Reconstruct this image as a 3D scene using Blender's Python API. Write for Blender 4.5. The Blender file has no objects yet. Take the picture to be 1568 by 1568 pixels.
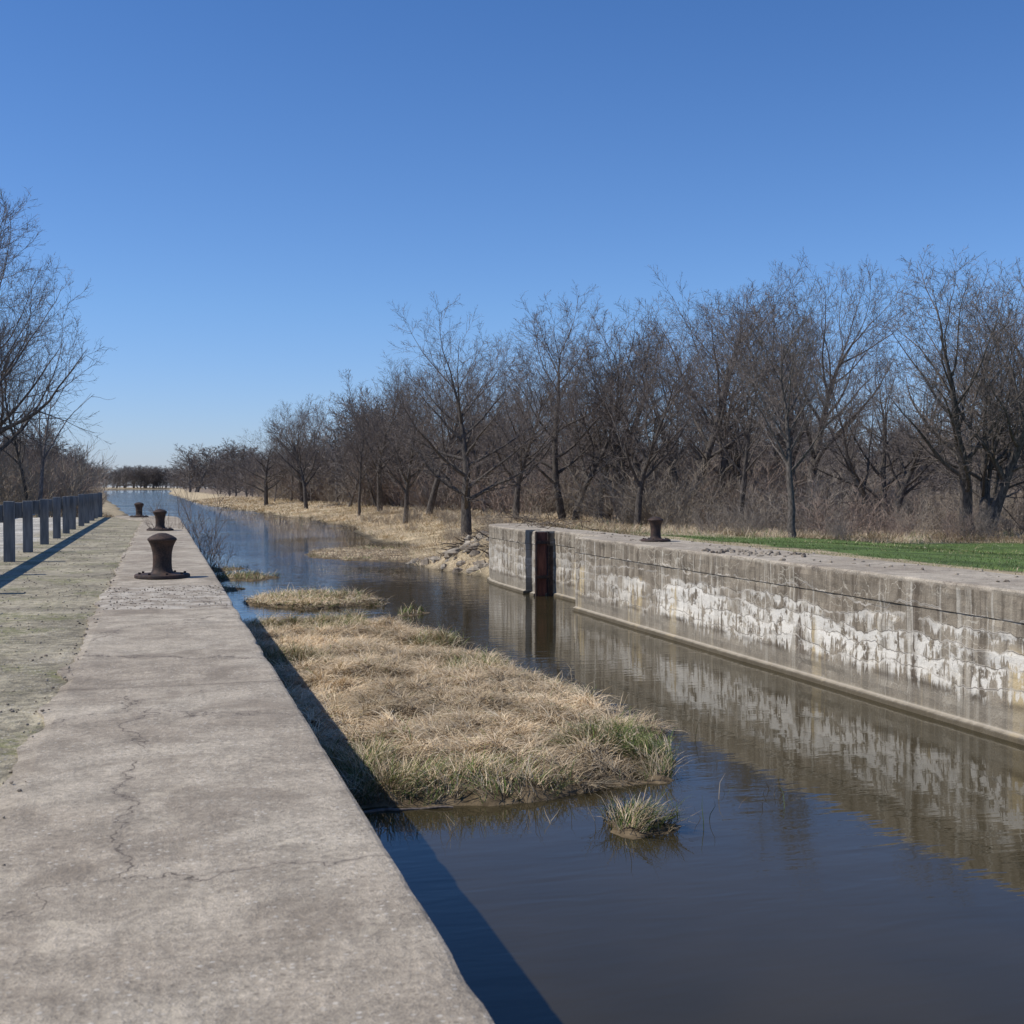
import bpy, math, random
import numpy as np
from mathutils import Vector, noise as mnoise
rng=np.random.default_rng(7); random.seed(7)
scene=bpy.context.scene
WZ=-2.13
# ------------------------------------------------------------ node helpers
class E:
    def __init__(s,nt,k): s.nt=nt; s.k=k
    def _m(s,op,*a,clamp=False):
        n=s.nt.nodes.new('ShaderNodeMath'); n.operation=op; n.use_clamp=clamp
        for i,v in enumerate(a):
            if isinstance(v,E): s.nt.links.new(v.k,n.inputs[i])
            else: n.inputs[i].default_value=v
        return E(s.nt,n.outputs[0])
    def __add__(s,o): return s._m('ADD',s,o)
    def __radd__(s,o): return s._m('ADD',s,o)
    def __sub__(s,o): return s._m('SUBTRACT',s,o)
    def __rsub__(s,o): return s._m('SUBTRACT',o,s)
    def __mul__(s,o): return s._m('MULTIPLY',s,o)
    def __rmul__(s,o): return s._m('MULTIPLY',s,o)
    def __truediv__(s,o): return s._m('DIVIDE',s,o)
    def abs(s): return s._m('ABSOLUTE',s)
    def fract(s): return s._m('FRACT',s)
    def floor(s): return s._m('FLOOR',s)
    def max(s,o): return s._m('MAXIMUM',s,o)
    def min(s,o): return s._m('MINIMUM',s,o)
    def clamp(s): return s._m('ADD',s,0.0,clamp=True)
    def ramp(s,a,b,lo=0.0,hi=1.0):
        n=s.nt.nodes.new('ShaderNodeMapRange'); n.interpolation_type='SMOOTHSTEP'
        s.nt.links.new(s.k,n.inputs[0])
        if a>b: a,b,lo,hi=b,a,hi,lo
        for i,v in zip((1,2,3,4),(a,b,lo,hi)): n.inputs[i].default_value=v
        return E(s.nt,n.outputs[0])
class M:
    def __init__(s,name,rough=0.9):
        s.m=bpy.data.materials.new(name); s.m.use_nodes=True; s.nt=s.m.node_tree
        s.b=s.nt.nodes['Principled BSDF']; s.b.inputs['Roughness'].default_value=rough
        s.b.inputs['Specular IOR Level'].default_value=0.25
        tc=s.nt.nodes.new('ShaderNodeTexCoord'); s.P=tc.outputs['Object']
        sx=s.nt.nodes.new('ShaderNodeSeparateXYZ'); s.nt.links.new(s.P,sx.inputs[0])
        s.x,s.y,s.z=[E(s.nt,o) for o in sx.outputs]
    def vec(s,x,y,z):
        n=s.nt.nodes.new('ShaderNodeCombineXYZ')
        for i,v in enumerate((x,y,z)):
            if isinstance(v,E): s.nt.links.new(v.k,n.inputs[i])
            else: n.inputs[i].default_value=v
        return n.outputs[0]
    def noise(s,scale,detail=4,rough=.55,vec=None,dist=0.0):
        n=s.nt.nodes.new('ShaderNodeTexNoise'); s.nt.links.new(vec or s.P,n.inputs['Vector'])
        n.inputs['Scale'].default_value=scale; n.inputs['Detail'].default_value=detail
        n.inputs['Roughness'].default_value=rough; n.inputs['Distortion'].default_value=dist
        return E(s.nt,n.outputs[0])
    def vor(s,scale,feat='F1',vec=None,out=0):
        n=s.nt.nodes.new('ShaderNodeTexVoronoi'); n.feature=feat
        s.nt.links.new(vec or s.P,n.inputs['Vector']); n.inputs['Scale'].default_value=scale
        return E(s.nt,n.outputs[out])
    def mix(s,f,a,b,mode='MIX'):
        n=s.nt.nodes.new('ShaderNodeMix'); n.data_type='RGBA'; n.blend_type=mode
        if isinstance(f,E): s.nt.links.new(f.k,n.inputs[0])
        else: n.inputs[0].default_value=f
        for i,v in ((6,a),(7,b)):
            if isinstance(v,tuple): n.inputs[i].default_value=(*v,1)
            else: s.nt.links.new(v,n.inputs[i])
        return n.outputs[2]
    def scale(s,c,f):
        n=s.nt.nodes.new('ShaderNodeVectorMath'); n.operation='SCALE'
        if isinstance(c,tuple): n.inputs[0].default_value=c
        else: s.nt.links.new(c,n.inputs[0])
        s.nt.links.new(f.k,n.inputs['Scale']); return n.outputs[0]
    def attr(s,name='Col'):
        n=s.nt.nodes.new('ShaderNodeAttribute'); n.attribute_name=name; return n
    def base(s,c): s.nt.links.new(c,s.b.inputs['Base Color'])
    def bump(s,h,dist=.01,strength=1.0):
        n=s.nt.nodes.new('ShaderNodeBump'); n.inputs['Distance'].default_value=dist
        n.inputs['Strength'].default_value=strength
        s.nt.links.new(h.k,n.inputs['Height']); s.nt.links.new(n.outputs[0],s.b.inputs['Normal'])

def make_mesh(name,verts,quads,mat=None,cols=None,smooth=False):
    verts=np.asarray(verts,dtype=np.float32); quads=np.asarray(quads,dtype=np.int32)
    me=bpy.data.meshes.new(name); n=len(quads)
    me.vertices.add(len(verts)); me.vertices.foreach_set('co',verts.ravel())
    me.loops.add(n*4); me.loops.foreach_set('vertex_index',quads.ravel())
    me.polygons.add(n); me.polygons.foreach_set('loop_start',np.arange(0,n*4,4,dtype=np.int32))
    me.polygons.foreach_set('loop_total',np.full(n,4,dtype=np.int32))
    me.polygons.foreach_set('use_smooth',np.full(n,smooth,dtype=bool))
    me.update(calc_edges=True)
    if cols is not None:
        a=me.color_attributes.new('Col','FLOAT_COLOR','POINT')
        c=np.ones((len(verts),4),dtype=np.float32); c[:,:cols.shape[1]]=cols
        a.data.foreach_set('color',c.ravel())
    if mat: me.materials.append(mat)
    return me
def add(name,me,loc=(0,0,0),rot=(0,0,0),scale=(1,1,1),parent=None):
    o=bpy.data.objects.new(name,me); scene.collection.objects.link(o)
    o.location=loc; o.rotation_euler=rot; o.scale=scale
    if parent: o.parent=parent
    return o
def empty(name,loc=(0,0,0)):
    o=bpy.data.objects.new(name,None); scene.collection.objects.link(o); o.location=loc; return o
def sstep(t): t=np.clip(t,0,1); return t*t*(3-2*t)
_perm=rng.random((256,256))
def vnoise(x,y,s=1.0,o=0):
    x=np.asarray(x)*s+o*17.3+1000; y=np.asarray(y)*s+o*9.1+1000
    xi=np.floor(x).astype(int); yi=np.floor(y).astype(int); fx=sstep(x-xi); fy=sstep(y-yi)
    g=lambda a,b:_perm[a%256,b%256]
    return (g(xi,yi)*(1-fx)+g(xi+1,yi)*fx)*(1-fy)+(g(xi,yi+1)*(1-fx)+g(xi+1,yi+1)*fx)*fy

# ------------------------------------------------------------ terrain
YL=[-100,62,64,70,110,158,357,600,1000,1500,1600]; XL=[.15,.15,.0,-1.2,-2.5,-3.6,-14,-24,-42,-60,20]
YR=[-100,46,49,56,62,75,97,124,173,233,300,600,1000,1500,1600]; XR=[12.6,12.6,12.0,10.9,12.6,14,15.5,16,13.3,8.7,7.5,4,8,10,20]
def tz(x,y,rough=True):
    x=np.asarray(x,float); y=np.asarray(y,float)
    xl=np.interp(y,YL,XL); xr=np.interp(y,YR,XR)
    wob=(y>60)*(vnoise(x*0,y,.12,3)-.5)*2.2; xr=xr+wob; xl=xl+wob*.4
    s=x-xr; wR=np.interp(y,[46.5,50],[.8,9])
    a=np.interp(x,[13.6,26,60],[-.05,-.7,-.9]); wy=sstep((y-46)/10); zp=a*(1-wy)-1.05*wy
    und=(vnoise(x,y,.25,1)-.5)*.25*np.clip((x-15)/4,0,1)
    zr=np.where(s<0,-2.15+np.maximum(s*.35,-1.2),-2.15+(zp+und+2.15)*np.clip(s/wR,0,1)**.8)
    s2=xl-x; wL=np.interp(y,[62,66],[.75,6]); zq=-.03-.5*sstep((y-62)/15)
    zl=np.where(s2<0,-2.15+np.maximum(s2*.35,-1.2),-2.15+(zq+2.15)*np.clip(s2/wL,0,1)**.8)
    z=np.where(x>(xl+xr)/2,zr,zl)
    z=z+np.clip(1-np.hypot((x-14.2)/2.9,(y-53)/3.6),0,1)*1.15*(y>48)*(.75+.5*vnoise(x,y,.9,33))
    e=((x-102)/30)**2+((y-106)/20)**2
    z=z-np.clip(1.3-e,0,1)*3
    return z
def lines(segs):
    out=[]
    for a,b,st in segs: out+=list(np.arange(a,b,st))
    return out
gx=np.array(sorted(set(np.round(lines([(-1500,-200,130),(-200,-40,16),(-40,-8,2),(-8,-1,.5),(-1,1.5,.25),(1.5,10.5,1.),(10.5,24,.35),(24,60,1.2),(60,160,4),(160,400,30),(400,2600,200)])+[-.6,.15,12.6,13.4],3))))
gy=np.array(sorted(set(np.round(lines([(-60,0,3),(0,40,.6),(40,80,.4),(80,140,1),(140,300,3),(300,800,15),(800,3200,120)])+[46.,46.5,62.],3))))
X,Y=np.meshgrid(gx,gy); Z=tz(X,Y)
nx,ny=len(gx),len(gy)
idx=np.arange(nx*ny).reshape(ny,nx)
quads=np.stack([idx[:-1,:-1],idx[:-1,1:],idx[1:,1:],idx[1:,:-1]],-1).reshape(-1,4)
V=np.stack([X,Y,Z],-1).reshape(-1,3)
def zonecol(x,y):
    z=tz(x,y); n=vnoise(x,y,.2,5)*.6+vnoise(x,y,.9,6)*.4
    dry=np.array([.50,.40,.25]); floor=np.array([.27,.21,.15]); lawn=np.array([.10,.15,.04])
    verge=np.array([.33,.29,.205]); road=np.array([.48,.45,.39]); mud=np.array([.10,.08,.05])
    c=np.zeros(x.shape+(3,))+floor
    def lay(c,m,k): m=np.clip(m,0,1)[...,None]; return c*(1-m)+k*m
    xr=np.interp(y,YR,XR); s=x-xr
    w=np.interp(y,[47,75,125,240,2000],[10,11,10,12,14])
    c=lay(c,sstep((w+ (n-.5)*9 - s)/4)*(y>44),dry)
    c=lay(c,sstep((47-(x-14)*.05+(n-.5)*6-y)/4)*(x>11)*sstep((75-x)/10),dry*.8)
    c=lay(c,sstep((43-(x-14)*.0+(n-.5)*5-y)/3)*(x>15.0+n*2)*sstep((75-x)/10),lawn)
    c=lay(c,(x<6)*(x>-60)*(y<90)*1.0,verge)
    c=lay(c,(x<-3.4-(n-.5)*.8)*(x>-14)*(y<67)*1.0,road)
    c=lay(c,sstep((-1.95-z)/.15),mud)
    c=lay(c,.6*np.clip(1-np.hypot((x-13.6)/2.6,(y-52.5)/3.4),0,1)**.5*(y>47.5)*(n>.4),np.array([.17,.13,.09]))
    g=((x<6)&(y<90)).astype(float)
    return c,g
C,G=zonecol(X,Y)
cols=np.concatenate([C,G[...,None]],-1).reshape(-1,4)
mg=M('ground_soil_grass',.95)
at=mg.attr(); g=E(mg.nt,at.outputs['Alpha'])
n1=mg.noise(.8,5); n2=mg.noise(9,4); n3=mg.noise(55,3,.7)
f=n1.ramp(.3,.7,.65,1.25)*n2.ramp(.3,.7,.65,1.3)*n3.ramp(.3,.7,.75,1.25)
c=mg.scale(at.outputs['Color'],f)
moss=mg.noise(.9,5).ramp(.50,.64)*mg.noise(14,3).ramp(.38,.58)*g*((mg.x.ramp(-3.6,-3.1)))
c=mg.mix(moss*.7,c,(.175,.18,.07))
dirt=mg.noise(.6,4,.6,dist=.4).ramp(.54,.66)*g
c=mg.mix(dirt*.45,c,(.40,.35,.27))
peb=mg.vor(30,out=0); pc=mg.vor(30,out=1)
pm=peb.ramp(.20,.34,1,0)*g*mg.noise(2.2,3).ramp(.36,.55)
rp=mg.nt.nodes.new('ShaderNodeSeparateColor'); mg.nt.links.new(pc.k,rp.inputs[0]); pr=E(mg.nt,rp.outputs[0])
pebcol=mg.mix(pr.ramp(.2,.95),(.15,.13,.11),(.56,.52,.46))
c=mg.mix(pm*.85,c,pebcol)
mg.base(c); mg.bump(n3*.5+n2*1.5,.03)
add('ground',make_mesh('ground',V,quads,mg.m,cols,True))

# ------------------------------------------------------------ water
mw=M('canal_water',.015)
mw.b.inputs['IOR'].default_value=1.333; mw.b.inputs['Specular IOR Level'].default_value=.5
far=mw.y.ramp(20,70)
v1=mw.vec(mw.x*.5,mw.y*1.6,0.0)
w1=mw.noise(1.9,2,.5,v1,.4); w2=mw.noise(6,2,.5,v1); patch=mw.noise(.09,1).ramp(.35,.65,.4,1.3)
h=(w1*1.0+w2*.25)*patch*(far*4.5+.65)
mw.bump(h,.008)
turb=mw.noise(.25,3).ramp(.3,.7)
mw.base(mw.mix(turb,(.030,.025,.012),(.046,.037,.019)))
me=make_mesh('water',[(-1500,-60,WZ),(2500,-60,WZ),(2500,3100,WZ),(-1500,3100,WZ)],[(0,1,2,3)],mw.m)
add('canal_water',me)

# ------------------------------------------------------------ concrete
def concrete(name,wall):
    m=M(name,.92)
    big=m.noise(.55,5,.6); mid=m.noise(3.2,5,.65); fine=m.noise(26,4,.65); grain=m.noise(120,2,.7)
    c=m.mix(big.ramp(.35,.68),(.315,.265,.203),(.430,.372,.290))
    c=m.scale(c,mid.ramp(.25,.75,.74,1.24)*fine.ramp(.25,.75,.78,1.22)*grain.ramp(.2,.8,.74,1.26))
    v=m.vor(34); vc=m.vor(34,out=1); sc=m.nt.nodes.new('ShaderNodeSeparateColor'); m.nt.links.new(vc.k,sc.inputs[0]); r=E(m.nt,sc.outputs[0])
    am=v.ramp(.2,.38,1,0)*r.ramp(.4,.5)*m.noise(1.3,3).ramp(.32,.54)
    c=m.mix(am*.7,c,m.mix(E(m.nt,sc.outputs[1]).ramp(.3,.7),(.18,.15,.115),(.58,.53,.45)))
    sp=m.noise(7,2,.5,dist=.5).ramp(.60,.70)*m.noise(1.1,2).ramp(.42,.56)
    c=m.mix(sp*.45,c,(.57,.49,.37))
    st=m.noise(1.4,5,.6,dist=.8).ramp(.50,.66)
    if not wall: 
        c=m.mix(st*.5,c,(.185,.150,.112))
        sy=m.y+(m.noise(2.5,3)-.5)*.6
        rg=sy.ramp(15.2,15.35)*sy.ramp(18.6,18.8,1,0)
        sn_=m.noise(3,5,.7); 
        c=m.mix(rg*.7,c,m.mix(sn_.ramp(.40,.60),(.24,.20,.155),(.54,.49,.41)))
    nd=m.noise(2.0,4,.6); dv=m.vec(m.x+(nd-.5)*.8,m.y+(m.noise(2.7,4,.6)-.5)*.8,m.z)
    ce=m.vor(.36,'DISTANCE_TO_EDGE',dv); cw=ce.ramp(.0008,.0030,1,0)*m.noise(.6,2).ramp(.34,.44)
    c=m.mix(cw*.85,c,(.075,.06,.048))
    halo=ce.ramp(.0,.02,1,0)*.4*m.noise(.6,2).ramp(.38,.55); c=m.mix(halo,c,(.18,.15,.12))
    jy=m.y+(m.noise(3,3)-.5)*.05
    jt=(((jy-9.35)/6.8+.5+100).fract()-.5).abs()*6.8
    jm=jt.ramp(.004,.013,1,0)*m.noise(1.5,2).ramp(.35,.5)
    c=m.mix(jm*.75,c,(.09,.075,.06)); c=m.mix(jt.ramp(.0,.10,1,0)*.25,c,(.15,.12,.09))
    hgt=mid*1.2+fine*.8+grain*.35
    if not wall: hgt=hgt+rg*sn_*1.8-rg*.8
    if wall:
        side=m.z.ramp(-.10,-.04,1,0)
        cap=(m.z+(m.noise(.8,2)-.5)*.06).ramp(-.50,-.44)*side
        jp=(m.y+(m.noise(1.2,2,.5,m.vec(0.0,m.y,m.z))-.5)*.10)/3.65+.27
        pid=m.noise(1.0,0,.5,m.vec(jp.floor()*3.7,(m.z*1.0/.95).floor()*2.3,0.5)) 
        jv=((jp+.5).fract()-.5).abs()*3.65
        tone=m.noise(.30,3,.5,m.vec(m.x,m.y,m.z*.6))*.7+pid*.3
        c=m.mix(side*.6,c,m.mix(tone.ramp(.35,.65),(.185,.148,.102),(.33,.278,.205)))
        c=m.mix(cap*.30,c,(.20,.165,.12))
        mot=m.noise(2.2,5,.7,m.vec(m.x,m.y+7,m.z*1.2)).ramp(.50,.64)
        c=m.mix(mot*side*.5,c,(.12,.095,.068))
        streak=m.noise(1.0,4,.65,m.vec(m.x*2,m.y*3.6,m.z*.2))
        c=m.mix(streak.ramp(.50,.62)*side*.7,c,(.10,.078,.055))
        c=m.mix(streak.ramp(.36,.46,1,0)*side*.5,c,(.43,.37,.28))
        jvm=jv.ramp(.006,.022,1,0)*side; c=m.mix(jvm*.7,c,(.08,.062,.045)); c=m.mix(jv.ramp(.02,.22,1,0)*side*streak.ramp(.4,.6)*.5,c,(.13,.10,.075))
        org=m.noise(1.0,3,.6,m.vec(m.x,m.y*1.5+30,m.z*.12)).ramp(.60,.67)*m.z.ramp(-1.0,-.75,1,0)
        c=m.mix(org*.85*side,c,(.60,.47,.27))
        drip=m.noise(1.0,4,.7,m.vec(m.x*6,m.y*7,m.z*1.1))
        blot=m.noise(2.6,4,.72,m.vec(m.x,m.y*1.3,m.z*1.3))
        nearm=m.y.ramp(25,34,1.0,.4)
        run=m.noise(1.0,3,.6,m.vec(m.x,m.y*5.0,m.z*.30)).ramp(.53,.61)*m.z.ramp(-.95,-.55,1,0)*m.z.ramp(-1.95,-1.5)*blot.ramp(.30,.45)*m.noise(.5,1,.5,m.vec(3.,m.y,0.)).ramp(.34,.46)
        c=m.mix(run*.8*nearm,c,(.74,.69,.59))
        run2=m.noise(1.0,3,.6,m.vec(m.x,m.y*6.0,m.z*.20+5)).ramp(.57,.65)*side
        c=m.mix(run2*.65,c,(.56,.51,.42))
        for i,(z0,ln,amt) in enumerate([(-.46,.08,.0),(-.68,.26,.8),(-.92,.62,1.0),(-1.20,.62,1.0),(-1.50,.32,.8)]):
            lo=m.noise(.45,2,.5,m.vec(float(i)*7,m.y,float(i)))
            md=m.noise(2.4,3,.6,m.vec(float(i)*3,m.y,float(i)))
            L=m.z-((lo-.5)*.6+(md-.5)*.28+z0)
            if amt>0:
                pres=m.noise(.5,2,.5,m.vec(float(i)*5+2,m.y,0.0)).ramp(.40,.50)
                below=L.ramp(-.03,.01,1,0)*(L+ drip.ramp(.32,.68,.02,1.0)*ln).ramp(-.02,.06)
                wm=below*pres*blot.ramp(.40,.50)*nearm*amt
                c=m.mix(wm.clamp()*.94*side,c,(.82,.77,.67))
            thin=L.abs().ramp(.006,.026,1,0)*m.noise(2,1,vec=m.vec(float(i),m.y,9.0)).ramp(.42,.52)
            c=m.mix((thin*.7*side),c,(.64,.58,.49))
            k=L.abs().ramp(.002,.010,1,0)*m.noise(1.3,1,vec=m.vec(float(i)+4,m.y,3.0)).ramp(.40,.48)
            c=m.mix(k*.75*side,c,(.06,.048,.036))
        fc=m.vor(2.0,'DISTANCE_TO_EDGE',m.vec(m.x,m.y+(m.noise(3,4)-.5)*.8,m.z*1.4+(m.noise(2.6,4)-.5)*.8))
        fk=fc.ramp(.004,.026,1,0)*m.noise(.9,2).ramp(.42,.52)*side
        c=m.mix(fk*.55,c,(.62,.56,.45))
        wl=(m.z+(m.noise(1.5,4)-.5)*.22).ramp(-1.76,-1.60,1,0)
        c=m.mix(wl*.6,c,(.27,.24,.19)); 
        wd=(m.z+1.66+(m.noise(1.0,3,.5,m.vec(0.,m.y,4.))-.5)*.2).abs().ramp(.0,.09,1,0)*m.noise(1.2,2).ramp(.4,.55)
        c=m.mix(wd*.6*side,c,(.10,.08,.058))
        lw=(m.z+2.02).abs().ramp(.0,.03,1,0); c=m.mix(lw*.6,c,(.46,.41,.33))
        wet=(m.z+(m.noise(4,3)-.5)*.05).ramp(-2.08,-2.03,1,0)
        c=m.mix(wet*.85,c,(.10,.08,.05))
    m.base(c); m.bump(hgt,.013)
    return m.m
mc_top=concrete('weathered_concrete',False); mc_wall=concrete('stained_lock_concrete',True)

def resample(pts,st):
    out=[]
    for (a,b) in zip(pts[:-1],pts[1:]):
        a=np.array(a,float); b=np.array(b,float); L=np.linalg.norm(b[:2]-a[:2]); n=max(1,int(L/st))
        for i in range(n): out.append(a+(b-a)*i/n)
    out.append(np.array(pts[-1],float)); return np.array(out)
def build_wall(name,pts,mat,sgn,st,seed,chipk=1.0):
    P=resample(pts,st); n=len(P)
    F=P[:,:2]; B=P[:,2:]
    d=B-F; dl=np.linalg.norm(d,axis=1,keepdims=True); d=d/dl
    t=F[:,1]
    chip=(np.clip(vnoise(t,t*0,2.3,seed)-.62,0,1)*.28+np.clip(vnoise(t,t*0,7.,seed+1)-.7,0,1)*.12)*chipk
    rows=[]
    def row(inset,z,nz=.008,ch=0,zc=0):
        ins=(inset+ch*chip)[:,None]
        p=F+d*ins
        dis=((vnoise(t,t*0+z*5,1.1,seed+3)-.5)*.03+(vnoise(t,t*0+z*9,5,seed+4)-.5)*.012)*(1 if z<-.03 else .3)*(.4+.6*chipk)
        q=np.column_stack([p[:,0]+sgn*dis,p[:,1],z+ (vnoise(p[:,0],p[:,1],2.5,seed+5)-.5)*nz - zc*chip])
        rows.append(q)
    D=dl[:,0]
    wobb=(vnoise(t,t*0,1.7,seed+8)-.5)*.12+(vnoise(t,t*0,6,seed+9)-.5)*.04
    p=B+d*wobb[:,None]; rows.append(np.column_stack([p,np.full(n,-1.2)])); rows.append(np.column_stack([p,np.full(n,-.012)]))
    for fr in (.94,.8,.65,.5,.35,.22,.12): row(D*fr,0,.014)
    row(.07+0*D,0,.01,.9,.05); row(.03+0*D,-.003,.008,.9,.15); row(.010+0*D,-.012,.006,.8,.2); row(0*D,-.035,.004,.6,.2)
    row(-.0+0*D,-.10,.0,.35,.1)
    zs=list(np.arange(-.18,-.44,-.08))+[-.45]
    for z in zs: row(0*D,z,.0)
    row(.018+0*D,-.47,.0)
    for z in np.arange(-.56,-2.0,-.10): row(.018+0*D,z,.0)
    row(.016+0*D,-2.02,.0); row(-.07+0*D,-2.05,.01); row(-.08+0*D,-2.2,0); row(-.08+0*D,-3.3,0)
    R=np.array(rows); nr=len(R); V=R.reshape(-1,3)
    idx=np.arange(nr*n).reshape(nr,n)
    q=np.stack([idx[:-1,:-1],idx[:-1,1:],idx[1:,1:],idx[1:,:-1]],-1).reshape(-1,4)
    if sgn<0: q=q[:,::-1]
    return add(name,make_mesh(name,V,q,mat,smooth=False))
rb=13.65
ptsR=[(11.54,-40,rb,-40),(11.54,12,rb,12),(11.54,34.0,rb,34.0),(12.4,34.06,rb,34.06),(12.4,38.6,rb,38.6),(11.78,38.7,rb,38.7),
 (11.78,39.15,rb,39.15),(12.25,39.17,rb,39.17),(12.25,39.75,rb,39.75),(11.74,39.78,rb,39.78),(11.76,43,rb,43),(11.85,44.6,rb,44.5),(12.1,45.9,13.7,45.2),(12.6,46.8,13.9,45.6),(13.4,47.4,14.2,45.9),(15.2,47.8,15.2,46.2)]
build_wall('lock_wall',ptsR,mc_wall,-1,.12,11)
lb=-.735
ptsL=[(.88,-25,lb,-25),(.88,2,lb,2),(.88,34,lb,34),(.88,55,lb,55),(.88,59,-1.7,59),(.8,61.5,-1.8,61.0),(.4,63.2,-1.9,61.6),(-.5,64.3,-2.0,62.2),(-2.1,64.9,-2.1,63.4)]
build_wall('lock_wall',ptsL,mc_top,1,.08,23,.35)

def boxes(name,lst,mat,parent=None,loc=(0,0,0),bev=.0):
    vs=[];qs=[]
    for (x0,x1,y0,y1,z0,z1) in lst:
        b=len(vs)
        vs+=[(x0,y0,z0),(x1,y0,z0),(x1,y1,z0),(x0,y1,z0),(x0,y0,z1),(x1,y0,z1),(x1,y1,z1),(x0,y1,z1)]
        qs+=[tuple(b+i for i in f) for f in ((0,3,2,1),(4,5,6,7),(0,1,5,4),(1,2,6,5),(2,3,7,6),(3,0,4,7))]
    o=add(name,make_mesh(name,vs,qs,mat),loc=loc,parent=parent)
    if bev:
        m=o.modifiers.new('b','BEVEL'); m.width=bev; m.segments=2
    return o
mi=M('rusty_iron',.7); nn=mi.noise(6,6,.65); n5=mi.noise(40,4,.7)
mi.base(mi.scale(mi.mix(nn.ramp(.35,.65),(.035,.028,.026),(.080,.050,.038)),n5.ramp(.3,.7,.7,1.3))); mi.b.inputs['Metallic'].default_value=.15; mi.bump(nn+n5*.4,.006)
mr=M('rust_red_iron',.8); nn=mr.noise(1.0,6,.65,mr.vec(mr.x*8,mr.y*8,mr.z*1.5))
mr.base(mr.mix(nn.ramp(.35,.65),(.085,.034,.027),(.19,.078,.052))); mr.bump(nn,.01)
gq=empty('lock_gate_frame',(11.9,38.9,0))
boxes('channel_plate',[(-.10,.26,-.26,-.215,-2.4,-.04)],mr.m,gq,bev=.006)
boxes('channel_flange_1',[(-.15,-.10,-.34,-.205,-2.4,-.02)],mi.m,gq,bev=.006)
boxes('channel_flange_2',[(.26,.31,-.34,-.205,-2.4,-.02)],mi.m,gq,bev=.006)
boxes('fender_strip',[(.34,.44,-.31,-.22,-2.4,-.5)],mi.m,gq,bev=.006)
boxes('bracket',[(-.16,.32,-.36,-.345,-.42,-.32),(-.16,.32,-.36,-.345,-1.55,-1.45)],mi.m,gq,bev=.004)

# ------------------------------------------------------------ bollards
def lathe(prof,seg=48):
    vs=[];qs=[]
    for (r,z) in prof:
        for k in range(seg):
            a=2*math.pi*k/seg; vs.append((r*math.cos(a),r*math.sin(a),z))
    for i in range(len(prof)-1):
        for k in range(seg): qs.append((i*seg+k,i*seg+(k+1)%seg,(i+1)*seg+(k+1)%seg,(i+1)*seg+k))
    return vs,qs
prof=[(.43,0),(.43,.035),(.42,.05),(.405,.055),(.27,.058),(.20,.066),(.170,.085),(.152,.13),(.146,.22),(.146,.32),(.152,.40),(.170,.48),(.195,.54),(.214,.575),(.226,.590),(.226,.612),(.205,.632),(.15,.665),(.09,.69),(.06,.70),(.0005,.703)]
vs,qs=lathe(prof); bm=make_mesh('mooring_bollard',vs,qs,mi.m,smooth=True)
bolt=[]
for k in range(8):
    a=k*math.pi/4+.2; bolt.append((.355*math.cos(a),.355*math.sin(a)))
for i,(x,y,s) in enumerate([(.03,20.5,1),(.0,42.4,1),(-.95,61,1),(12.6,30.5,.92)]):
    e=empty('mooring_bollard',(x,y,.008)); e.scale=(s,s,s)
    b=add('casting',bm,parent=e)
    bx=[(c[0]-.02,c[0]+.02,c[1]-.02,c[1]+.02,.055,.085) for c in bolt]
    boxes('flange_bolts',bx,mi.m,e,bev=.004)

# ------------------------------------------------------------ guardrail
mp=M('weathered_post',.85); nn=mp.noise(1,5,.6,mp.vec(mp.x*14,mp.y*14,mp.z*1.6))
mp.base(mp.mix(nn.ramp(.3,.7),(.10,.105,.11),(.20,.20,.20))); mp.bump(nn,.006)
ms=M('galvanised_steel',.45); ms.b.inputs['Metallic'].default_value=.6; nn=ms.noise(3,4)
ms.base(ms.mix(nn.ramp(.3,.7),(.18,.20,.22),(.27,.29,.31)))
gr=empty('guardrail',(-2.85,0,0))
posts=[];blk=[]
for k in range(-6,11):
    y=26.1+3.81*k+rng.normal()*.04; dx=rng.normal()*.015
    posts.append((-.10+dx,.10+dx,y-.10,y+.10,-.3,1.15+rng.normal()*.012)); blk.append((-.27+dx,-.103+dx,y-.07,y+.07,.74,1.09))
boxes('posts',posts,mp.m,gr,bev=.012); boxes('blockouts',blk,mp.m,gr,bev=.008)
pr=[(-.275,1.08),(-.30,1.06),(-.355,1.02),(-.355,.985),(-.29,.94),(-.285,.90),(-.29,.86),(-.355,.815),(-.355,.78),(-.30,.74),(-.275,.72)]
y0,y1=26.1-3.81*6-.4,26.1+3.81*10+.5
vs=[];qs=[];yy=np.linspace(y0,y1,40)
for o in (0,.006):
    for y in yy:
        for (x,z) in pr: vs.append((x+o,y,z))
n=len(pr)
for o in (0,1):
    for i in range(len(yy)-1):
        for j in range(n-1):
            b=o*len(yy)*n+i*n+j; q=(b,b+1,b+n+1,b+n); qs.append(q if o else q[::-1])
add('w_beam_rail',make_mesh('w_beam',vs,qs,ms.m,smooth=False),parent=gr)

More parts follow.
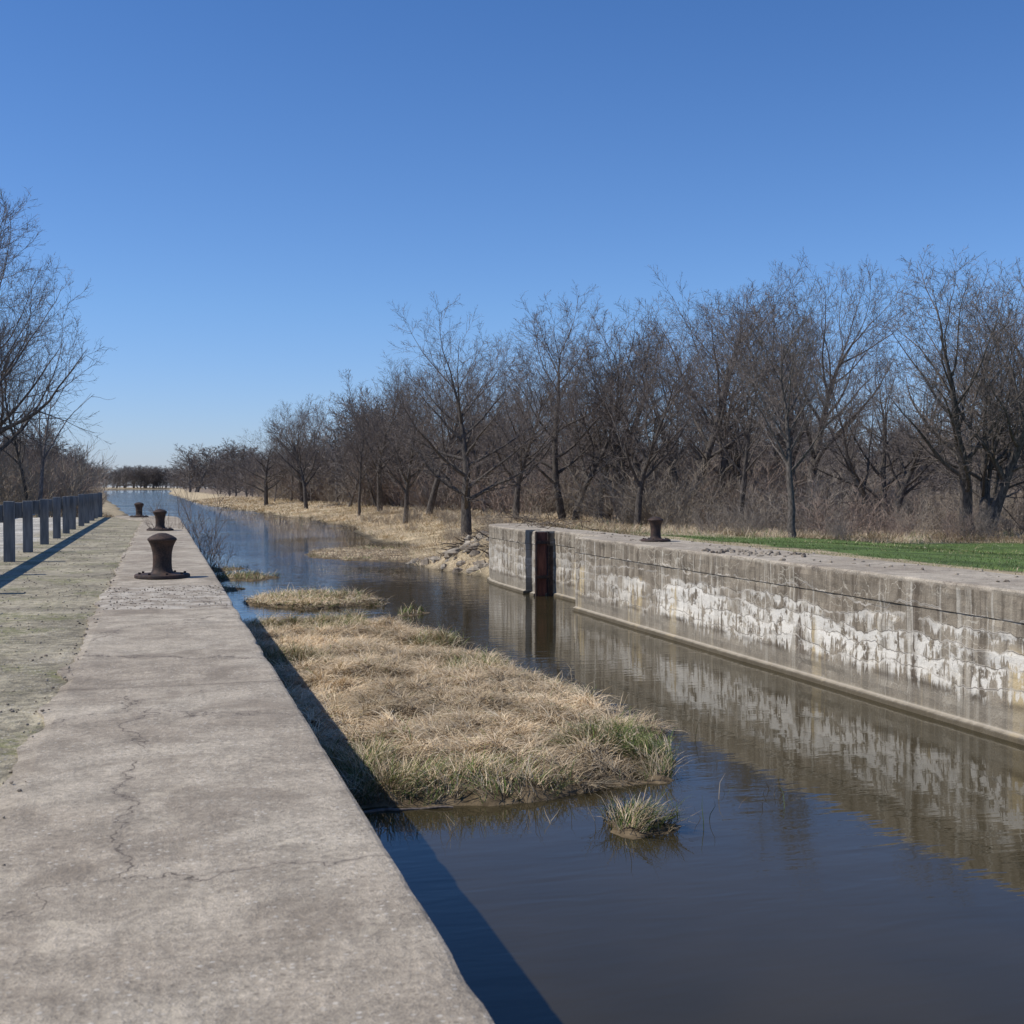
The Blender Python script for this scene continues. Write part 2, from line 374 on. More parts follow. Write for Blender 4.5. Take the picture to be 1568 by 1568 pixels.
# ------------------------------------------------------------ trees
def norm(v):
    l=math.sqrt(v[0]**2+v[1]**2+v[2]**2)+1e-9; return (v[0]/l,v[1]/l,v[2]/l)
def perp(d,a):
    if abs(d[2])<.9: u=norm((d[1],-d[0],0))
    else: u=norm((0,d[2],-d[1]))
    w=(d[1]*u[2]-d[2]*u[1],d[2]*u[0]-d[0]*u[2],d[0]*u[1]-d[1]*u[0])
    c,s=math.cos(a),math.sin(a); return (u[0]*c+w[0]*s,u[1]*c+w[1]*s,u[2]*c+w[2]*s)
def gen_tree(seed,H=14,spread=.42,r0=.2,start=.22,cnt=(20,11,8,5),ang=(58,42,38,36),trop=(.02,.06,.04,.03),nseg=(12,9,6,3,2),jit=(.07,.10,.11,.11,.10),maxlev=4,minr=(.03,.018,.011,.0068,.0052),lens=(.46,.46,.58),leaders=1,lowfac=1.0,top=.4,lead=.72):
    R=random.Random(seed); S=[]
    def grow(p,d,L,r,lev):
        n=nseg[lev]; st=L/n; pts=[(p,d,r)]
        for i in range(n):
            j=jit[lev]
            d=norm((d[0]+R.gauss(0,j),d[1]+R.gauss(0,j),d[2]+R.gauss(0,j)+trop[min(lev,3)]))
            q=(p[0]+d[0]*st,p[1]+d[1]*st,p[2]+d[2]*st)
            e=1.0 if lev==0 else .8
            ta=1-.9*(i/n)**e; tb=1-.9*((i+1)/n)**e
            ra=max(minr[lev]*.6,r*ta); rb_=max(minr[lev]*.45,r*tb)
            S.append((*p,*q,ra,rb_,lev)); p=q; pts.append((p,d,rb_))
        if lev>=maxlev: return
        c=cnt[lev]; az=R.random()*6.28; s0=start if lev==0 else .16
        for k in range(c):
            t=s0+(1-s0)*((k+R.random()*.8)/c); t=min(t,.995); fi=t*n; i=int(fi); fr=fi-i
            a,b=pts[i],pts[i+1]
            pp=tuple(a[0][m]+(b[0][m]-a[0][m])*fr for m in range(3)); rr=a[2]+(b[2]-a[2])*fr
            az+=2.4+R.gauss(0,.3); u=perp(b[1],az)
            an=math.radians(ang[lev]+R.gauss(0,8)) * (1-.55*t if lev==0 else 1)
            dd=norm(tuple(b[1][m]*math.cos(an)+u[m]*math.sin(an) for m in range(3)))
            if lev==0:
                tt=(t-s0)/(1-s0)
                LL=H*spread*(1.0-(1-top)*tt**1.2)*R.uniform(.72,1.22)*(lowfac if tt<.15 else 1)
                cr=max(rr*.62,.05*LL/5)
            else: LL=L*lens[lev-1]*(1.1-.5*t)*R.uniform(.65,1.2); cr=rr*.55
            grow(pp,dd,LL,max(minr[lev+1],cr*R.uniform(.8,1.1)),lev+1)
    if leaders==1: grow((0,0,-.3),norm((R.gauss(0,.05),R.gauss(0,.05),1)),H*lead,r0,0)
    else:
        for k in range(leaders):
            a=k*6.28/leaders+R.random(); grow((.25*math.cos(a),.25*math.sin(a),-.3),norm((.30*math.cos(a),.30*math.sin(a),1)),H*lead*R.uniform(.9,1.05),r0*R.uniform(.7,1),0)
    S=np.array(S); k=H/np.quantile(S[:,5],.9995)
    S[:,2]*=k; S[:,5]*=k
    return S
def tubes(S,sides):
    p,q,ra,rb=S[:,:3],S[:,3:6],S[:,6],S[:,7]
    d=q-p; L=np.linalg.norm(d,axis=1,keepdims=True)+1e-9; d=d/L
    ref=np.where(np.abs(d[:,2:3])<.9,[[0,0,1.]],[[1.,0,0]])
    u=np.cross(d,ref); u/=np.linalg.norm(u,axis=1,keepdims=True); w=np.cross(d,u)
    if sides==1:
        th=np.random.default_rng(1).random(len(S))*np.pi; s=u*np.cos(th)[:,None]+w*np.sin(th)[:,None]
        ra=ra*1.4; rb=rb*1.4
        V=np.stack([p-s*ra[:,None],p+s*ra[:,None],q+s*rb[:,None],q-s*rb[:,None]],1).reshape(-1,3)
        return V,np.arange(len(S)*4).reshape(-1,4),np.repeat(ra,4)
    q=q+d*(ra[:,None]*.3)
    a=np.arange(sides)*2*np.pi/sides
    ring=u[:,None,:]*np.cos(a)[None,:,None]+w[:,None,:]*np.sin(a)[None,:,None]
    A=p[:,None,:]+ring*ra[:,None,None]; B=q[:,None,:]+ring*rb[:,None,None]
    V=np.concatenate([A,B],1).reshape(-1,3)
    b=(np.arange(len(S))*2*sides)[:,None]; k=np.arange(sides)[None,:]; k1=(k+1)%sides
    Q=np.stack([b+k,b+k1,b+sides+k1,b+sides+k],-1).reshape(-1,4)
    return V,Q,np.repeat(ra,2*sides)
def tree_arr(S,tw=(.185,.155,.135),bk=(.10,.086,.074)):
    Vs=[];Qs=[];rs=[];o=0
    for sel,sd_ in ((S[:,8]<=1,7),(S[:,8]==2,3),(S[:,8]>2,1)):
        if not sel.any(): continue
        V,Q,r=tubes(S[sel],sd_); Vs.append(V); Qs.append(Q+o); rs.append(r); o+=len(V)
    V=np.concatenate(Vs); Q=np.concatenate(Qs); r=np.concatenate(rs)
    f=np.clip(r/.06,0,1)[:,None]; c=np.array(tw)*(1-f)+np.array(bk)*f
    return V,Q,c
def tree_mesh(name,S,mat,**k):
    V,Q,c=tree_arr(S,**k); return make_mesh(name,V,Q,mat,c,True)
class Mass:
    def __init__(s): s.V=[];s.Q=[];s.C=[];s.o=0
    def put(s,arr,x,y,k,kxy=None):
        V,Q,c=arr; kxy=kxy or k; a=random.random()*6.28; ca,sa=math.cos(a)*kxy,math.sin(a)*kxy; z=float(tz(x,y))
        s.V.append(np.column_stack([V[:,0]*ca-V[:,1]*sa+x,V[:,0]*sa+V[:,1]*ca+y,V[:,2]*k+z]).astype(np.float32)); s.Q.append(Q+s.o); s.C.append((c*random.uniform(.78,1.22)).astype(np.float32)); s.o+=len(V)
    def build(s,name,mat): 
        print(name,sum(len(q) for q in s.Q)); return add(name,make_mesh(name,np.concatenate(s.V),np.concatenate(s.Q),mat,np.concatenate(s.C)))
mb=M('bark',.95); at=mb.attr(); nb=mb.noise(5,1,.65,mb.vec(mb.x*3,mb.y*3,mb.z*.8)); 
mb.base(mb.scale(at.outputs['Color'],nb.ramp(.3,.7,.6,1.35)))
mt=M('twigs',.95); at=mt.attr(); mt.base(at.outputs['Color'])
kinds=[
 dict(seed=1,spread=.45,r0=.34,start=.20,ang=(78,44,38,36),lowfac=.85,top=.62,trop=(.02,.045,.03,.02),lead=.66),
 dict(seed=2,spread=.42,r0=.27,start=.26,ang=(66,42,38,36),top=.68,lead=.68),
 dict(seed=3,spread=.40,r0=.26,start=.32,ang=(60,42,38,36),trop=(.02,.07,.04,.03),top=.7,lead=.7),
 dict(seed=4,spread=.42,r0=.30,start=.20,leaders=3,cnt=(15,11,7,5),ang=(64,44,38,36),top=.65,lead=.66),
 dict(seed=5,spread=.32,r0=.19,start=.32,ang=(54,40,36,34),cnt=(19,10,7,5),trop=(.02,.08,.05,.03),top=.7,lead=.76),
 dict(seed=6,spread=.42,r0=.28,start=.22,leaders=2,cnt=(15,11,8,5),ang=(64,44,38,36),top=.65,lead=.68),
]
TM=[tree_mesh('bare_tree_mesh_%d'%i,gen_tree(**k),mb.m) for i,k in enumerate(kinds)]
BA=[tree_arr(gen_tree(**{**kinds[i],'seed':60+i,'cnt':(15 if kinds[i].get('leaders',1)==1 else 9,9,7,4),'nseg':(9,6,3,2,1),'minr':(.03,.02,.013,.010,.008)}),tw=(.205,.17,.147),bk=(.125,.107,.092)) for i in (1,2,3,4,5)]
FA=[tree_arr(gen_tree(seed=20+i,spread=.46,r0=.2,start=.10,cnt=(14,9,8,0),nseg=(8,4,2,1,1),maxlev=3,minr=(.03,.03,.035,.030,.02),lens=(.45,.6,.5),top=.6),tw=(.195,.165,.15),bk=(.15,.13,.115)) for i in range(3)]
def gen_shrub(seed,H=3.2,n=30,spread=1.5):
    R=random.Random(seed); S=[]
    for k in range(n):
        a=R.random()*6.28; rr=R.random()**.5*spread; p=(rr*math.cos(a),rr*math.sin(a),-.1)
        d=norm((math.cos(a)*.3+R.gauss(0,.2),math.sin(a)*.3+R.gauss(0,.2),1)); L=H*R.uniform(.4,1.1); m=5; r=.014
        for i in range(m):
            d=norm((d[0]+R.gauss(0,.08),d[1]+R.gauss(0,.08),d[2]+R.gauss(0,.06)))
            q=tuple(p[j]+d[j]*L/m for j in range(3)); S.append((*p,*q,r*(1-i/m*.7),r*(1-(i+1)/m*.7),3))
            for t in range(3):
                u=perp(d,R.random()*6.28); dd=norm(tuple(d[j]+u[j]*.6 for j in range(3))); LL=L*.3*R.uniform(.5,1.3)
                q2=tuple(q[j]+dd[j]*LL for j in range(3)); S.append((*q,*q2,.006,.0045,3))
                for s in range(3):
                    u=perp(dd,R.random()*6.28); d3=norm(tuple(dd[j]+u[j]*.6 for j in range(3))); f=R.random()
                    p3=tuple(q[j]+(q2[j]-q[j])*f for j in range(3)); q3=tuple(p3[j]+d3[j]*LL*.6 for j in range(3)); S.append((*p3,*q3,.005,.0035,3))
            p=q
    return np.array(S)
SA=[tree_arr(gen_shrub(40+i),tw=t,bk=t) for i,t in enumerate([(.25,.19,.152),(.30,.25,.19),(.24,.205,.168)])]
def place(name,me,x,y,s,sxy=None,rz=None):
    z=float(tz(x,y)); sxy=sxy or s
    return add(name,me,(x,y,z),(0,0,random.random()*6.28 if rz is None else rz),(sxy,sxy,s))
T=[(17.6,71.8,14.5,0,1.02),(27.4,69.2,12.4,1,1),(34.6,78.5,18.6,2,1.15),(28.7,58.4,12.2,4,1.1),(22.6,41.4,9.9,4,1.2),(40.5,71.7,17.6,1,1.1),
(34.9,47.3,13.2,3,1.2),(36.3,48.8,11.5,5,1.1),(47.5,59.5,16,5,1.1),(28.5,85.5,17.4,5,1.1),(19,98.6,12.2,1,1),(19.4,125.5,13,4,1),(22.5,131,16.2,2,1.2),(15.6,193,13.5,0,1.1),
(23.6,82.5,12.6,1,1.1),(33,91,17,3,1.1),(18.5,164,14.5,1,1.1),(44,80,18,2,1),(24,113,16.5,2,1.2),(42.3,66,12.4,3,1.1)]
for (x,y,h,k,w) in T: place('bare_tree',TM[k],x,y,h/14,h/14*w)
for (x,y,h,k,w) in [(-9.8,69.5,18.9,5,.95),(-10,80.5,17,1,1),(-7.0,74.7,12,4,.8),(-13,74,18.5,2,1.1),(-15,92,17,3,1)]: place('bare_tree',TM[k],x,y,h/14,h/14*w)
bg=Mass(); cnt=0
for i in range(900):
    y=random.uniform(66,230); xr=np.interp(y,YR,XR); x=xr+random.uniform(10 if y>110 else 18,76)
    if ((x-102)/30)**2+((y-106)/20)**2<1.4: continue
    if x>.61*y-2 and x<.74*y: continue
    if vnoise(x,y,.07,71)<.42 and y<170: continue          # clumps and gaps
    if cnt>90: break
    h=random.choice([random.uniform(8,12),random.uniform(13,17.5)])*(1 if y<150 else .95)
    bg.put(BA[random.randrange(5)],x,y,h/14,h/14*random.uniform(.9,1.3)); cnt+=1
for i in range(300):
    y=random.uniform(150,520); xr=np.interp(y,YR,XR); x=xr+random.uniform(8,110)+max(0,y-300)*.02
    h=random.uniform(9,15); bg.put(FA[i%3],x,y,h/14,h/14*random.uniform(.9,1.3))
bg.build('background_tree_line',mt.m)
far=Mass()
for i in range(170):
    y=random.uniform(110,600)
    x=np.interp(y,YL,XL)-random.uniform(8,50); h=random.uniform(8,12)*(1 if y<200 else 1.25); far.put(FA[i%3],x,y,h/14)
for i in range(90):
    y=random.uniform(500,1500); x=np.interp(y,YR,XR)+random.uniform(8,140); h=random.uniform(17,25); far.put(FA[i%3],x,y,h/14,h/14*1.8)
for i in range(90):
    y=random.uniform(600,1650); x=np.interp(y,YL,XL)-random.uniform(8,160); h=random.uniform(17,25); far.put(FA[i%3],x,y,h/14,h/14*1.8)
for i in range(60):
    x=random.uniform(-90,60); y=random.uniform(1610,1680); h=random.uniform(20,30); far.put(FA[i%3],x,y,h/14,h/14*1.5)
for i in range(260):
    x=random.uniform(130,560); y=x*random.uniform(.9,1.8)+60; h=random.uniform(12,18); far.put(FA[i%3],x,y,h/14,h/14*1.6)
far.build('distant_tree_line',mt.m)
sh=Mass()
for i in range(420):
    y=random.uniform(47,160); xr=np.interp(y,YR,XR); x=xr+random.uniform(8.5 if random.random()<.12 else 15,66)
    if y<60 and x<29: continue
    if ((x-102)/30)**2+((y-106)/20)**2<1.2: continue
    s=random.uniform(.35,1.1)
    if y>75: s*=1.25
    if x>.6*y and x<.8*y: s*=.6
    sh.put(SA[i%3],x,y,s,s*1.4)
for i in range(130):
    y=random.uniform(120,260); x=float(np.interp(y,YR,XR))+random.uniform(11,45); s=random.uniform(1.,1.9); sh.put(SA[i%3],x,y,s,s*1.5)
for i in range(80):
    y=random.uniform(68,150); x=np.interp(y,YL,XL)-random.uniform(3.5,16); sh.put(SA[i%3],x,y,random.uniform(.5,1.35))
for i in range(30):
    x=random.uniform(20,60); y=random.uniform(43,48); sh.put(SA[i%3],x,y,random.uniform(.2,.5))
for i in range(26):
    y=random.uniform(60,120); x=float(np.interp(y,YR,XR))+random.uniform(2,9); sh.put(SA[1],x,y,random.uniform(.2,.42))
sh.build('understory_shrubs',mt.m)
add('bare_shrub',make_mesh('bare_shrub',*SA[0][:2],mt.m,SA[0][2]*.7),(1.15,44.5,-2.1),(0,0,1),(.33,.7,.95))
S=gen_tree(77,H=11,spread=.6,r0=.16,start=.35,cnt=(5,4,3,0),ang=(48,35,35,35),maxlev=2,jit=(.06,.1,.12,.1,.1),minr=(.03,.03,.02,.02,.02))
sn=tree_mesh('dead_snag',S,mb.m,tw=(.30,.27,.24),bk=(.17,.14,.12)); place('dead_tree',sn,-6.2,70.3,.85,.95,rz=.4)

# ------------------------------------------------------------ grasses
def blades(P,L,W,ang,up,col):
    n=len(P); t=np.array([0,.35,.7,1.])[None,:]
    L=L[:,None]; u=up[:,None]
    vert=L*(u*t*.95+(1-u)*(.50*t-.5*t*t)); hor=L*((1-u)*.9*t+u*.4*t*t)
    dx,dy=np.cos(ang)[:,None],np.sin(ang)[:,None]
    cx=P[:,0:1]+dx*hor; cy=P[:,1:2]+dy*hor; cz=P[:,2:3]+vert
    cx=cx+(rng.random((n,4))-.5)*.16*L*t; cy=cy+(rng.random((n,4))-.5)*.16*L*t
    w=W[:,None]*np.array([1,.9,.65,.15])[None,:]*.5
    tw=(rng.random(n)-.5)*1.2; sx=-np.sin(ang+tw)[:,None]; sy=np.cos(ang+tw)[:,None]; sz=(rng.random(n)-.5)[:,None]*.8
    A=np.stack([cx-sx*w,cy-sy*w,cz-sz*w],-1); B=np.stack([cx+sx*w,cy+sy*w,cz+sz*w],-1)
    V=np.stack([A,B],2).reshape(-1,3)
    b=(np.arange(n)*8)[:,None]; k=(np.arange(3)*2)[None,:]
    Q=np.stack([b+k,b+k+1,b+k+3,b+k+2],-1).reshape(-1,4)
    return V,Q,np.repeat(col,8,0)
mgr=M('grass_blades',.8); at=mgr.attr(); mgr.base(at.outputs['Color'])
straw=np.array([[.76,.60,.40],[.64,.49,.31],[.82,.69,.49],[.50,.36,.21],[.72,.57,.37]])
green=np.array([[.12,.18,.035],[.16,.22,.06],[.22,.25,.08]])
def pickcol(n,pg):
    c=straw[rng.integers(0,5,n)]*rng.uniform(.75,1.15,(n,1)); g=green[rng.integers(0,3,n)]*rng.uniform(.7,1.2,(n,1))
    m=(rng.random(n)<pg)[:,None]; return np.where(m,g,c)
def sd(poly,x,y):
    p=np.array(poly); n=len(p); d=np.full(x.shape,1e9); ins=np.zeros(x.shape,bool)
    for i in range(n):
        a=p[i]; b=p[(i+1)%n]; e=b-a; wx=x-a[0]; wy=y-a[1]
        t=np.clip((wx*e[0]+wy*e[1])/(e@e),0,1); d=np.minimum(d,np.hypot(wx-e[0]*t,wy-e[1]*t))
        c=((a[1]>y)!=(b[1]>y))&(x<(b[0]-a[0])*(y-a[1])/(b[1]-a[1]+1e-12)+a[0]); ins^=c
    return np.where(ins,d,-d)
isl=dict(
 main=([(1.5,14.7),(2.2,13.8),(3.5,13.3),(4.3,13.8),(5.1,14.3),(6.0,14.0),(6.6,14.6),(6.8,17),(6.7,19.2),(6.8,21),(6.5,23),(6.1,25),(6.2,27.1),(5.8,29),(5.9,30.5),(5.0,31.6),(3.8,32),(2.6,31.8),(1.6,31.0)],.16,125000,(.22,.52)),
 tuft=([(4.35,12.0),(4.6,11.65),(5.05,11.7),(5.3,12.1),(5.0,12.45),(4.5,12.4)],.14,6000,(.26,.48)),
 mid=([(2.6,38.0),(4.0,36.4),(5.8,36.6),(6.9,38.0),(6.2,40),(4.6,41.2),(3.2,40.6)],.10,9000,(.25,.65)),
 b=([(6.3,34),(6.9,33.7),(7.3,34.4),(7.0,35.4),(6.5,35)],.08,1200,(.2,.45)),
 c=([(1.6,49),(3.6,47.6),(4.8,49.3),(3.6,51.4),(1.8,51)],.07,2200,(.2,.5)),
 d=([(1.2,54),(2.8,52.8),(3.4,55),(1.6,56.5)],.06,1000,(.15,.4)),
 g=([(1.5,43.5),(2.6,43.0),(3.0,44.2),(2.0,45)],.05,600,(.15,.4)),
 e=([(7.0,63),(9,59.5),(11.5,57.5),(14,59),(14.5,68),(11.5,73),(8.4,70)],.06,10000,(.12,.35)),
)
mmud=M('marsh_soil',.9); a1=mmud.noise(6,5); mmud.base(mmud.mix(a1.ramp(.3,.7),(.07,.05,.027),(.20,.15,.09))); mmud.bump(a1,.04)
for nm,(poly,hh,nb_,lr) in isl.items():
    p=np.array(poly); x0,y0=p.min(0)-.8; x1,y1=p.max(0)+.8; st=.13 if nm in('main','tuft') else .3
    xs=np.arange(x0,x1,st); ys=np.arange(y0,y1,st); XX,YY=np.meshgrid(xs,ys)
    big_=nm in('main','tuft'); am_=.2 if nm=='tuft' else .9
    def iz(x,y):
        s=sd(poly,x,y)+(vnoise(x,y,1.3,2)-.5)*am_+(vnoise(x,y,4,2)-.5)*.25
        return WZ-.1+np.clip(s*.35+.1,-.6,hh+.08)+np.clip(s,0,.5)*((vnoise(x,y,1.6,8)-.35)*(.46 if big_ else .1)+(vnoise(x,y,4,9)-.5)*(.26 if big_ else .05)),s
    ZZ,_=iz(XX,YY); n0,n1=len(ys),len(xs); ii=np.arange(n0*n1).reshape(n0,n1)
    q=np.stack([ii[:-1,:-1],ii[:-1,1:],ii[1:,1:],ii[1:,:-1]],-1).reshape(-1,4)
    par=empty('grass_island')
    add('soil_mound',make_mesh('soil_mound',np.stack([XX,YY,ZZ],-1).reshape(-1,3),q,mmud.m,smooth=True),parent=par)
    m=nb_*2; bx=rng.uniform(x0,x1,m); by=rng.uniform(y0,y1,m)
    z,s=iz(bx,by); k=(s>.02)&(rng.random(m)<.35+.65*vnoise(bx,by,2.5,12)); bx,by,z,s=bx[k][:nb_],by[k][:nb_],z[k][:nb_],s[k][:nb_]
    n=len(bx)
    cell=.55; ci=np.floor(bx/cell); cj=np.floor(by/cell)
    ccx=(ci+.2+.6*_perm[ci.astype(int)%256,cj.astype(int)%256])*cell; ccy=(cj+.2+.6*_perm[cj.astype(int)%256,ci.astype(int)%256])*cell
    rad=np.arctan2(by-ccy,bx-ccx); fl=vnoise(bx,by,.5,14)*9+vnoise(bx,by,2.2,15)*3
    ang=np.where(rng.random(n)<.55,rad+rng.normal(0,.5,n),fl+rng.normal(0,.7,n))
    z=z+np.clip(.22-np.hypot(bx-ccx,by-ccy),0,.2)*(.6 if big_ else .1)
    gp=np.clip((.5-s)/.5,0,1)*.26*(vnoise(bx,by,.8,17)>.6)+.34*(vnoise(bx,by,.55,16)>.78)+.02
    if nm in('tuft','c','d','b','g'): gp=gp*.6+.5
    if nm=='mid': gp=gp*.5+.12
    if nm=='main': gp=gp+.38*((bx>5.6)&(by<16.2)&(s<.7))
    up=np.clip(rng.beta(1.2,5.5,n)+ (gp>.3)*.28,0,1)
    L=rng.uniform(lr[0],lr[1],n); W=rng.uniform(.005,.010,n)*(1 if by.mean()<34 else 1.8)
    col=pickcol(n,gp)*(.62+.6*vnoise(bx,by,1.1,19))[:,None]*(.75+.4*vnoise(bx,by,5,20))[:,None]
    col=col*np.where(s<.15,.6,1)[:,None]
    V,Q,Cc=blades(np.column_stack([bx,by,z-.01]),L,W,ang,up,col)
    add('dry_grass',make_mesh('dry_grass',V,Q,mgr.m,Cc),parent=par)
def scatter(name,n,fx,fy,keep,lr,wr,upmu,pg,colf=1.0):
    x=rng.uniform(*fx,n); y=rng.uniform(*fy,n); k=keep(x,y); x,y=x[k],y[k]; z=tz(x,y); n=len(x)
    k=z>WZ-.02; x,y,z=x[k],y[k],z[k]; n=len(x)
    sc=1+np.clip(y-60,0,200)/60*.6
    V,Q,Cc=blades(np.column_stack([x,y,z-.02]),rng.uniform(*lr,n)*(.7+.6*vnoise(x,y,.5,3)),rng.uniform(*wr,n)*sc,vnoise(x,y,.4,31)*12+rng.normal(0,.7,n),np.clip(rng.normal(upmu,.2,n),0,1),pickcol(n,pg(x,y) if callable(pg) else pg)*colf*(.6+.6*vnoise(x,y,.45,21))[:,None])
    add(name,make_mesh(name,V,Q,mgr.m,Cc))
xrf=lambda y:np.interp(y,YR,XR)
scatter('bank_grass',130000,(8,34),(48,150),lambda x,y:(x>xrf(y)-.5)&(x<xrf(y)+18)&(rng.random(len(x))<.4+.6*vnoise(x,y,.9,5)),(.25,.65),(.012,.022),.38,.03,.85)
scatter('bank_grass',40000,(4,34),(150,300),lambda x,y:(x>xrf(y)-.5)&(x<xrf(y)+14),(.3,.7),(.02,.035),.4,.02,.85)
scatter('field_edge_grass',50000,(13.5,60),(36,52),lambda x,y:(rng.random(len(x))<np.clip((y-40)/5,0.02,1))|(x<14.6),(.2,.55),(.010,.018),.5,.12,.7)
scatter('lawn_grass',60000,(13.8,45),(14,45),lambda x,y:vnoise(x,y,.5,5)>.2,(.05,.11),(.008,.014),.7,lambda x,y:.86+0*x,.85)
scatter('verge_grass',30000,(-3.3,-.75),(3,66),lambda x,y:(vnoise(x,y,1.0,44)*.7+vnoise(x,y,4,45)*.3>.52),(.02,.06),(.003,.006),.5,.35,.75)
scatter('left_bank_grass',30000,(-20,-1),(64,130),lambda x,y:x<np.interp(y,YL,XL)+.5,(.25,.6),(.014,.024),.5,.08,.7)

# ------------------------------------------------------------ stones & sticks
def rocks(name,pts,mat):
    vs=[];qs=[];m=8
    for (x,y,z,s) in pts:
        b=len(vs); sx,sy,sz=s*random.uniform(.7,1.3),s*random.uniform(.7,1.3),s*random.uniform(.5,.9); off=random.random()*50; rz=random.random()*6
        rings=5
        for i in range(rings+1):
            th=math.pi*(.02+.96*i/rings)
            for k in range(m):
                a=2*math.pi*k/m; v=Vector((math.sin(th)*math.cos(a),math.sin(th)*math.sin(a),math.cos(th)))
                f=1+.55*mnoise.noise(v*1.3+Vector((off,0,0))); v=v*f; v=Vector((v.x*sx,v.y*sy,v.z*sz))
                vs.append((x+v.x*math.cos(rz)-v.y*math.sin(rz),y+v.x*math.sin(rz)+v.y*math.cos(rz),z+v.z))
        for i in range(rings):
            for k in range(m): qs.append((b+i*m+k,b+(i+1)*m+k,b+(i+1)*m+(k+1)%m,b+i*m+(k+1)%m))
        qs.append((b,b+1,b+4,b+6))
    add(name,make_mesh(name,vs,qs,mat))
mrk=M('stone',.9); a1=mrk.noise(3,5); a2=mrk.noise(.9,2); mrk.base(mrk.scale(mrk.mix(a2.ramp(.35,.65),(.19,.155,.12),(.38,.33,.26)),a1.ramp(.3,.7,.7,1.2))); mrk.bump(a1,.02)
pts=[]
for i in range(90):
    y=random.uniform(48,57); x=float(xrf(y))+random.uniform(-.1,4.0); pts.append((x,y,float(tz(x,y))-.02,random.uniform(.10,.34)))
rocks('riprap_rocks',pts,mrk.m)
pts=[]
for i in range(60):
    y=random.gauss(24.5,1.0); x=random.uniform(11.65,13.2); pts.append((x,y,.015,random.uniform(.02,.07)))
for i in range(60):
    y=random.uniform(14,38); x=random.uniform(12.0,13.6) if not 33.5<y<39.5 else 13; pts.append((x,y,.01,random.uniform(.01,.045)))
rocks('concrete_rubble',pts,mrk.m)
pts=[]
for i in range(1500):
    y=3.5+random.random()**1.6*45; x=random.uniform(-3.3,-.7) if random.random()<.9 else random.gauss(-.74,.06); 
    pts.append((x,y,(-.024 if x<-.75 else .004),random.uniform(.005,.014)))
for i in range(400):
    y=random.uniform(15.3,18.6); x=random.uniform(-.65,.8); pts.append((x,y,.004,random.uniform(.004,.012)))
rocks('gravel_stones',pts,mrk.m)
def sticks(name,n,f,mat,L=(.6,2.2),r=(.01,.035),flat=.3):
    S=[]
    for i in range(n):
        x,y,z=f(); d=norm((random.gauss(0,1),random.gauss(0,1),random.gauss(0,flat))); l=random.uniform(*L); rr=random.uniform(*r); p=(x,y,z)
        for k in range(4):
            d=norm(tuple(c+random.gauss(0,.12) for c in d)); q=tuple(p[j]+d[j]*l/4 for j in range(3)); S.append((*p,*q,rr*(1-k*.18),rr*(1-(k+1)*.18),1)); p=q
    me=tree_mesh(name,np.array(S),mat,tw=(.14,.11,.08),bk=(.12,.095,.075)); add(name,me)
def f1():
    y=random.gauss(54,1.8); x=float(xrf(y))+random.uniform(1.2,4.2); return x,y,float(tz(x,y))+random.uniform(.0,.18)
sticks('driftwood_pile',150,f1,mb.m,L=(.4,1.6),r=(.01,.04),flat=.15)
def f2():
    y=random.gauss(43,2.2); x=random.uniform(12.6,13.8); return x,y,random.uniform(.03,.3)
sticks('brush_debris',90,f2,mb.m,(.4,1.3),(.006,.018))
S=[];p=(1.7,13.45,WZ+.0)
for k in range(12):
    d=norm((1,random.gauss(-.02,.16),random.gauss(0,.05))); q=(p[0]+d[0]*.12,p[1]+d[1]*.12,WZ+.012+random.uniform(-.02,.012)); S.append((*p,*q,.030-.0015*k,.028-.0015*k,1)); p=q
add('driftwood_log',tree_mesh('driftwood_log',np.array(S),mb.m,bk=(.05,.038,.03)))
P=[];
for cx,cy,n in [(3.2,12.6,4),(4.2,12.4,4),(5.6,12.3,4),(6.4,12.9,10),(6.9,16.5,10),(7.0,22,12),(6.6,28,12),(4.8,37,16),(9.5,64,30)]:
    for i in range(n): P.append((cx+rng.normal()*.3,cy+rng.normal()*.3,WZ-.05))
P=np.array(P); n=len(P); V,Q,Cc=blades(P,rng.uniform(.2,.45,n),rng.uniform(.006,.01,n),rng.uniform(0,6.28,n),rng.uniform(.6,1,n),pickcol(n,.2)*.6)
add('reed_stalks',make_mesh('reed_stalks',V,Q,mgr.m,Cc))

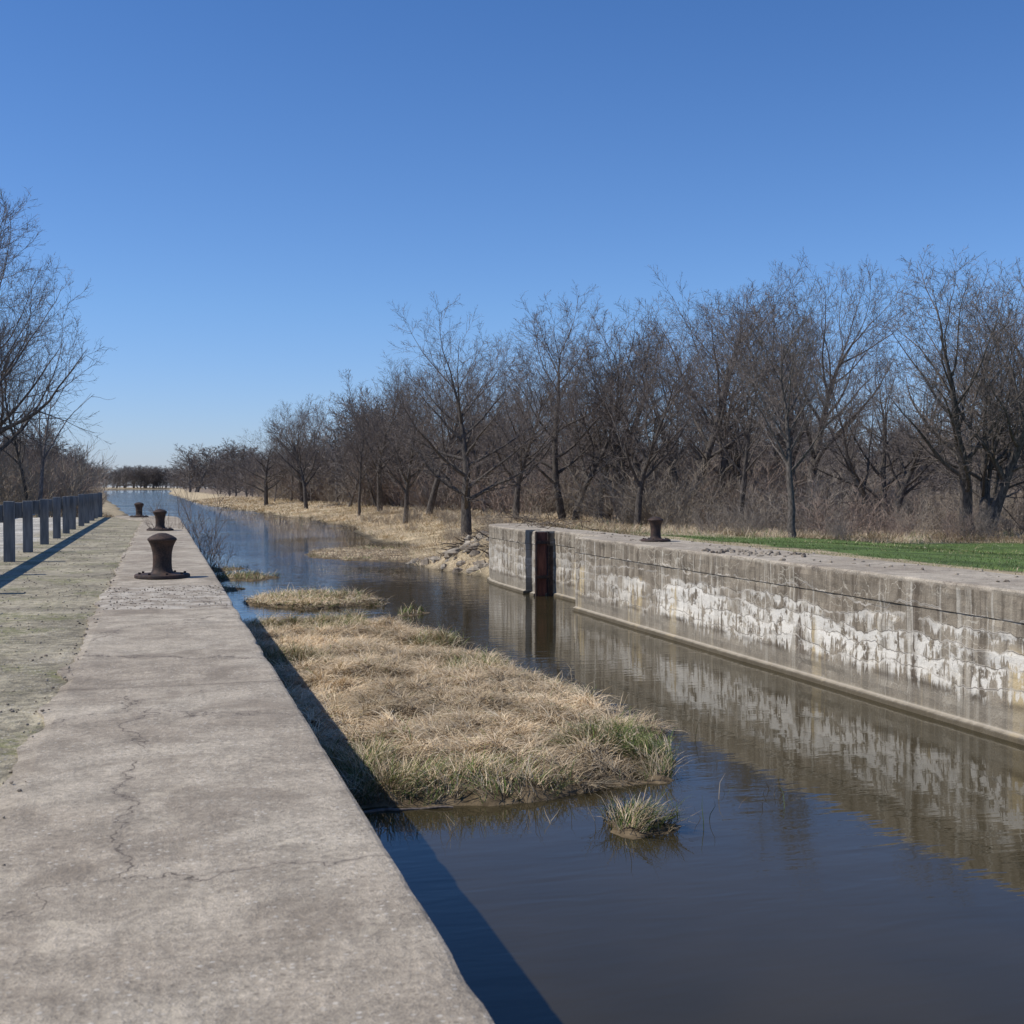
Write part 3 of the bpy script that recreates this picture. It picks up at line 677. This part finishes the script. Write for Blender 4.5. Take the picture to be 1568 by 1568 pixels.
# ------------------------------------------------------------ light, sky, camera
sv=Vector((-.80,.10,1.0)).normalized()
sl=bpy.data.lights.new('sun','SUN'); sl.energy=4.3; sl.angle=math.radians(.5); sl.color=(1,.945,.85)
so=bpy.data.objects.new('sun',sl); scene.collection.objects.link(so); so.rotation_euler=sv.to_track_quat('Z','Y').to_euler(); so.location=(-20,0,30)
w=bpy.data.worlds.new('World'); scene.world=w; w.use_nodes=True; nt=w.node_tree
sky=nt.nodes.new('ShaderNodeTexSky'); sky.sky_type='NISHITA'; sky.sun_disc=False
sky.sun_elevation=math.asin(sv.z); sky.sun_rotation=math.atan2(sv.x,sv.y)
sky.air_density=1.0; sky.dust_density=.3; sky.ozone_density=3.0; sky.altitude=200
tc=nt.nodes.new('ShaderNodeTexCoord'); sx=nt.nodes.new('ShaderNodeSeparateXYZ'); nt.links.new(tc.outputs['Generated'],sx.inputs[0])
cr=nt.nodes.new('ShaderNodeValToRGB'); nt.links.new(sx.outputs[2],cr.inputs[0])
el=cr.color_ramp.elements; el[0].position=0; el[0].color=(.55,.62,.92,1); el[1].position=.42; el[1].color=(.33,.55,.83,1)
e_=el.new(.14); e_.color=(.49,.65,.90,1)
mx=nt.nodes.new('ShaderNodeMix'); mx.data_type='RGBA'; mx.blend_type='MULTIPLY'; mx.inputs[0].default_value=1
nt.links.new(cr.outputs[0],mx.inputs[7])
nt.links.new(sky.outputs[0],mx.inputs[6]); nt.links.new(mx.outputs[2],nt.nodes['Background'].inputs[0]); nt.nodes['Background'].inputs[1].default_value=.149
cd=bpy.data.cameras.new('camera'); cd.sensor_width=36; cd.lens=36*1900/1568; cd.clip_end=6000; cd.clip_start=.05
cam=bpy.data.objects.new('camera',cd); scene.collection.objects.link(cam); cam.location=(0,0,1.45)
cam.rotation_euler=(math.radians(90-1.18),0,-math.radians(15.84))
cd.dof.use_dof=True; cd.dof.focus_distance=24; cd.dof.aperture_fstop=6.3
scene.camera=cam
scene.view_settings.view_transform='Standard'; scene.view_settings.look='None'; scene.view_settings.exposure=0
print('objs',len(bpy.data.objects))
